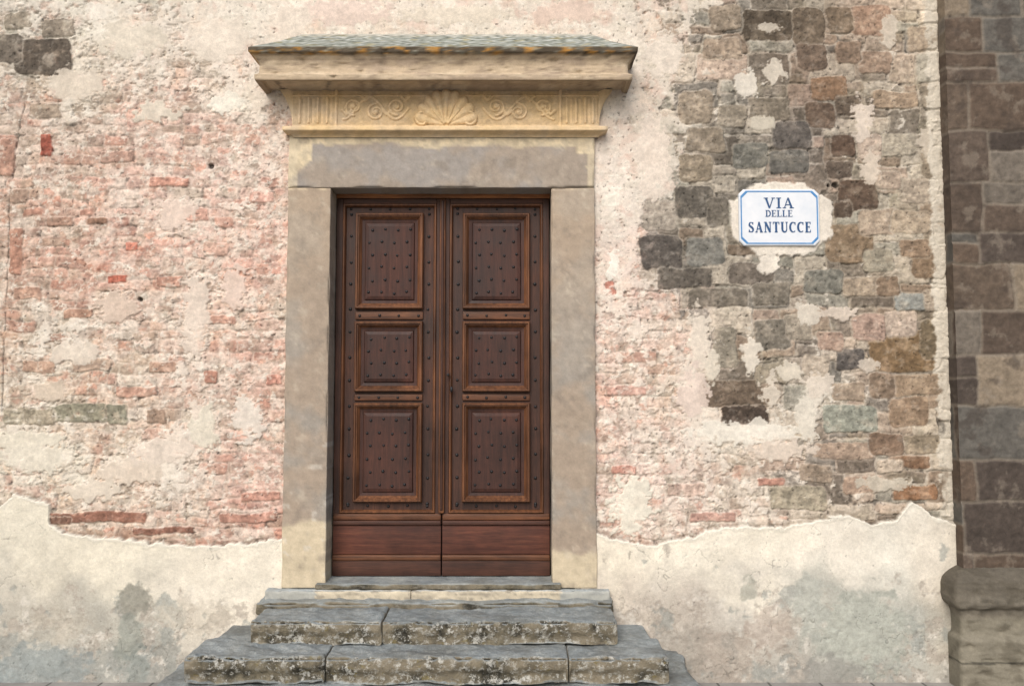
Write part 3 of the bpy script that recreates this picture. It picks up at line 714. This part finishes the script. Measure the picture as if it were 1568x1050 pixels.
steps=empty('stone_steps')
rbox('upper_tread',-1.468,-.733,-.445,.02,.385,.517,M_step,steps,r=.016,step=.009,amp=.022,freq=4,seed=3,chip=.055,tight=True,under=.022)
rbox('upper_tread_b',-.731,.595,-.435,.02,.380,.513,M_step,steps,r=.016,step=.009,amp=.018,freq=4,seed=13,chip=.045,tight=True,under=.018)
rbox('lower_tread_a',-1.755,-1.004,-.650,-.30,.240,.385,M_step,steps,r=.016,step=.009,amp=.024,freq=4,seed=23,chip=.055,tight=True,under=.030)
rbox('lower_tread_b',-1.001,.303,-.635,-.30,.236,.380,M_step,steps,r=.016,step=.009,amp=.020,freq=4,seed=33,chip=.050,tight=True,under=.028)
rbox('lower_tread_c',.305,.845,-.625,-.30,.236,.375,M_step,steps,r=.016,step=.009,amp=.022,freq=4,seed=43,chip=.055,tight=True,under=.026)
rbox('lower_core',-1.72,.81,-.30,.02,.16,.374,M_step,steps,r=.02,step=.03,amp=.006,freq=6)
rbox('footing_slab',-1.92,1.02,-.80,.02,.0,.225,M_step,steps,r=.02,step=.02,amp=.03,freq=3,seed=53,chip=.03)
def sillcol(P,n):
    f=fbm(P[:,0],P[:,2]*3+P[:,1],6,5,701);f2=fbm(P[:,0],P[:,2]+P[:,1],28,4,705)
    c=np.array([208,196,172])/255.*(1+f*.10+f2*.08)[:,None]
    up=np.clip(n[:,2],0,1)
    c=mix(c,np.array([172,177,176])/255.,ss(.3,.9,up)*.8)  # sky's blue-grey reflection painted onto upward faces
    c=mix(c,np.array([150,142,128])/255.,ss(.05,.35,fbm(P[:,0],P[:,2]*4,9,6,707,.66))*.7)
    c=mix(c,np.array([160,168,170])/255.,((P[:,0]<-1.20+f2*.02)|(P[:,0]>.30+f2*.02))*.6)
    return np.clip(c,0,1)
rbox('sill_base',-1.50,-.615,-.085,.02,.50,.598,M_stone,steps,r=.008,step=.012,amp=.008,freq=8,colfn=sillcol,seed=63,chip=.016,tight=True)
rbox('sill_base_b',-.613,.595,-.082,.02,.50,.596,M_stone,steps,r=.008,step=.012,amp=.008,freq=8,colfn=sillcol,seed=66,chip=.016,tight=True)
rbox('ledge',-1.535,.61,-.160,.02,.47,.545,M_ledge,steps,r=.016,step=.012,amp=.018,freq=5,seed=73,chip=.03)
rbox('threshold',-1.20,.30,-.075,.24,.600,.634,M_ledge,steps,r=.007,step=.015,amp=.004,freq=8,seed=83,chip=.006)
# ------------------------------------------------------------------ STREET SIGN
sign=empty('street_name_sign')
m,nt,b=newmat('glazed_white_tile'); co=obj_co(nt); n=noise(nt,co,14,5,.6); c=ramp(nt,n,[(.3,C(218,224,230,.80)),(.7,C(234,236,238,.80))]); nt.links.new(c,b.inputs['Base Color']); b.inputs['Roughness'].default_value=.35; M_tile=m
m,nt,b=newmat('cobalt_blue_glaze'); co=obj_co(nt); n=noise(nt,co,60,4,.6); c=ramp(nt,n,[(.3,C(24,62,104)),(.7,C(42,92,142))]); nt.links.new(c,b.inputs['Base Color']); b.inputs['Roughness'].default_value=.35; M_blue=m
m,nt,b=newmat('light_blue_glaze'); co=obj_co(nt); n=noise(nt,co,40,4,.6); c=ramp(nt,n,[(.3,C(60,126,184)),(.7,C(94,154,206))]); nt.links.new(c,b.inputs['Base Color']); b.inputs['Roughness'].default_value=.35; M_lblue=m
SY=-.030
sx0,sz1=W(1131,290,SY); sx1,sz0=W(1256,376,SY)
def octo(x0,x1,z0,z1,c): return [(x0+c,z0),(x1-c,z0),(x1,z0+c),(x1,z1-c),(x1-c,z1),(x0+c,z1),(x0,z1-c),(x0,z0+c)]
def octring(name,R,mat,fill=False):
    V=[];Q=[]
    for (pts,y) in R: V+=[(p[0],y,p[1]) for p in pts]
    for k in range(len(R)-1):
        for j in range(8):
            a_=k*8+j;b_=k*8+(j+1)%8;Q.append((a_,b_,b_+8,a_+8))
    if fill:
        o=(len(R)-1)*8; Q+=[(o,o+1,o+2,o+3),(o,o+3,o+4,o+7),(o+4,o+5,o+6,o+7)]
    return np_mesh(name,V,Q,None,mat,sign,smooth=False)
def ins(d,c): return octo(sx0+d,sx1-d,sz0+d,sz1-d,c)
octring('plate',[(ins(0,.03),-.005),(ins(0,.03),SY+.004),(ins(.005,.03),SY)],M_tile,True)
octring('border_band',[(ins(.010,.034),SY-.0004),(ins(.010,.034),SY-.0014),(ins(.0180,.038),SY-.0014),(ins(.0180,.038),SY-.0004)],M_lblue)
LV=[];LQ=[];ycount=[0]
def quad(p0,p1,w0,w1,ox,oz,s,sxx):
    d=np.array([(p1[0]-p0[0])*sxx,p1[1]-p0[1]]);n=np.array([-d[1],d[0]])/(np.linalg.norm(d)+1e-9)
    A0=np.array([p0[0]*sxx,p0[1]]);A1=np.array([p1[0]*sxx,p1[1]])
    y=SY-.0016-.00004*(ycount[0]%9);ycount[0]+=1
    P=[A0+n*w0/2,A0-n*w0/2,A1-n*w1/2,A1+n*w1/2]; o=len(LV)
    for p in P: LV.append((ox+p[0]*s,y,oz+p[1]*s))
    LQ.append((o,o+1,o+2,o+3))
TK,TN,SF=.20,.095,.085
def poly(pts,ws,*a):
    for i in range(len(pts)-1):
        p=pts[i];q=pts[i+1]
        e=.12; dx_=q[0]-p[0];dy_=q[1]-p[1]
        quad((p[0]-dx_*e,p[1]-dy_*e),(q[0]+dx_*e,q[1]+dy_*e),ws[i],ws[i+1],*a)
def serif(x,z,w,*a): quad((x-w/2,z),(x+w/2,z),SF,SF,*a)
def arc(cx,cz,rx,rz,a0,a1,n=14):
    return [(cx+rx*cos(radians(a0+(a1-a0)*i/n)),cz+rz*sin(radians(a0+(a1-a0)*i/n))) for i in range(n+1)]
def letter(ch,ox,oz,s,sx):
    a=(ox,oz,s,sx); b_=.035;t_=.965
    if ch=='V': quad((.16,1),(.47,0),TK,TK*.8,*a);quad((.78,1),(.47,0),TN,TN,*a);serif(.16,t_,.38,*a);serif(.80,t_,.32,*a)
    if ch=='A': quad((.14,0),(.46,1),TN,TN,*a);quad((.78,0),(.46,1),TK,TK*.8,*a);quad((.25,.33),(.68,.33),TN,TN,*a);serif(.14,b_,.30,*a);serif(.78,b_,.38,*a)
    if ch=='I': quad((.2,0),(.2,1),TK,TK,*a);serif(.2,b_,.42,*a);serif(.2,t_,.42,*a)
    if ch=='L': quad((.2,0),(.2,1),TK,TK,*a);serif(.2,t_,.42,*a);quad((0,b_),(.68,b_),SF,SF,*a);quad((.66,0),(.68,.26),TN,TN*.6,*a)
    if ch=='E': quad((.2,0),(.2,1),TK,TK,*a);quad((0,b_),(.68,b_),SF,SF,*a);quad((0,t_),(.66,t_),SF,SF,*a);quad((.2,.52),(.52,.52),SF,SF,*a);quad((.66,0),(.68,.25),TN,TN*.6,*a);quad((.64,1),(.66,.77),TN,TN*.6,*a);quad((.52,.42),(.52,.62),TN*.8,TN*.8,*a)
    if ch=='D':
        quad((.2,0),(.2,1),TK,TK,*a);p=arc(.32,.5,.44,.46,-90,90);w=[TN+(TK-TN)*max(0,cos(radians(-90+180*i/14)))for i in range(15)];poly(p,w,*a);quad((0,b_),(.34,b_),SF,SF,*a);quad((0,t_),(.34,t_),SF,SF,*a)
    if ch=='T': quad((.42,0),(.42,1),TK,TK,*a);quad((.04,t_),(.80,t_),SF,SF,*a);quad((.06,1),(.04,.74),TN,TN*.6,*a);quad((.78,1),(.80,.74),TN,TN*.6,*a);serif(.42,b_,.4,*a)
    if ch=='N': quad((.17,0),(.17,1),TN,TN,*a);quad((.17,1),(.76,.03),TK,TK,*a);quad((.78,0),(.78,1),TN,TN,*a);serif(.17,b_,.32,*a);serif(.12,t_,.28,*a);serif(.78,t_,.32,*a)
    if ch=='U':
        quad((.2,.32),(.2,1),TK,TK,*a);quad((.76,.32),(.76,1),TN,TN,*a);p=arc(.48,.34,.28,.30,180,360);w=[TK+(TN-TK)*(i/14)for i in range(15)];poly(p,w,*a);serif(.2,t_,.4,*a);serif(.76,t_,.3,*a)
    if ch=='C':
        p=arc(.48,.5,.38,.46,50,310,20);w=[TN+(TK-TN)*max(0,-cos(radians(50+260*i/20)))for i in range(21)];poly(p,w,*a);quad((.74,.98),(.74,.70),TN,TN*.7,*a)
    if ch=='S':
        p=[(.58,.80),(.50,.92),(.36,.96),(.20,.92),(.12,.78),(.16,.65),(.32,.55),(.48,.46),(.60,.33),(.60,.18),(.50,.07),(.34,.04),(.20,.08),(.11,.22)]
        w=[.09,.09,.09,.11,.15,.18,.2,.2,.18,.15,.11,.09,.09,.09];poly(p,w,*a);quad((.60,.98),(.59,.72),TN*.9,TN*.6,*a);quad((.09,.02),(.10,.30),TN*.9,TN*.6,*a)
def word(txt,cx,zb,hh,width,gap=.13):
    ws={'V':.95,'A':.95,'I':.42,'L':.70,'E':.70,'D':.80,'T':.84,'N':.95,'U':.93,'C':.84,'S':.72}
    tot=sum(ws[c]for c in txt)*hh; gp=gap*hh; sx=(width-gp*(len(txt)-1))/tot; x=cx-width/2
    for c in txt:
        letter(c,x,zb,hh,sx); x+=ws[c]*hh*sx+gp
def rows_(py0,py1,px0,px1,t):
    xa,zb_=W(px0,py1,SY);xb,zt_=W(px1,py0,SY); word(t,(xa+xb)/2,zb_,zt_-zb_,xb-xa)
rows_(303,319,1170,1215,'VIA'); rows_(322,332,1172,1213,'DELLE'); rows_(340,356,1146,1241,'SANTUCCE')
np_mesh('lettering',LV,LQ,None,M_blue,sign,smooth=False)
# ------------------------------------------------------------------ GROUND
m,nt,b=newmat('stone_paving'); co=obj_co(nt)
br=nt.nodes.new('ShaderNodeTexBrick'); br.inputs['Scale'].default_value=1.6; br.inputs['Color1'].default_value=(.20,.19,.175,1);br.inputs['Color2'].default_value=(.28,.265,.24,1);br.inputs['Mortar'].default_value=(.09,.085,.075,1);br.inputs['Mortar Size'].default_value=.012
nt.links.new(co,br.inputs['Vector']); v=ramp(nt,noise(nt,co,7,8,.7),[(.3,g(.75)),(.7,g(1.2))]); c=mixc(nt,1.0,br.outputs['Color'],v,'MULTIPLY'); nt.links.new(c,b.inputs['Base Color']); b.inputs['Roughness'].default_value=.8; bump(nt,b,br.outputs['Fac'],.4,-.01)
np_mesh('paved_ground',[(-150,-150,.03),(150,-150,.03),(150,150,.03),(-150,150,.03)],[(0,1,2,3)],None,m,None,False)
# ------------------------------------------------------------------ LIGHT
w=bpy.data.worlds.new('World'); bpy.context.scene.world=w; w.use_nodes=True; nt=w.node_tree
bg=nt.nodes['Background']; sk=nt.nodes.new('ShaderNodeTexSky'); sk.sky_type='NISHITA'; sk.sun_disc=False
EL,AZ=40,196
sk.sun_elevation=radians(EL); sk.sun_rotation=radians(AZ); sk.dust_density=3; sk.air_density=1.0; sk.ozone_density=1.0
nt.links.new(sk.outputs[0],bg.inputs['Color']); bg.inputs['Strength'].default_value=.15
sd=bpy.data.lights.new('sun','SUN'); sd.energy=2.85; sd.angle=radians(45); sd.color=(1,.965,.93)
so=link(bpy.data.objects.new('sun',sd))
import mathutils
v=mathutils.Vector((sin(radians(AZ))*cos(radians(EL)),cos(radians(AZ))*cos(radians(EL)),sin(radians(EL))))
so.rotation_euler=v.to_track_quat('Z','Y').to_euler(); so.location=(-3,-8,10)
# ------------------------------------------------------------------ CAMERA
cd=bpy.data.cameras.new('camera'); cd.sensor_width=36; cd.lens=36*FPX/1568; cd.clip_end=500
co=link(bpy.data.objects.new('camera',cd)); co.location=(0,-CAMD,CAMZ); co.rotation_euler=(pi/2+TH,0,0)
sc_=bpy.context.scene; sc_.camera=co
sc_.view_settings.view_transform='Standard'; sc_.view_settings.look='None'; sc_.view_settings.exposure=0
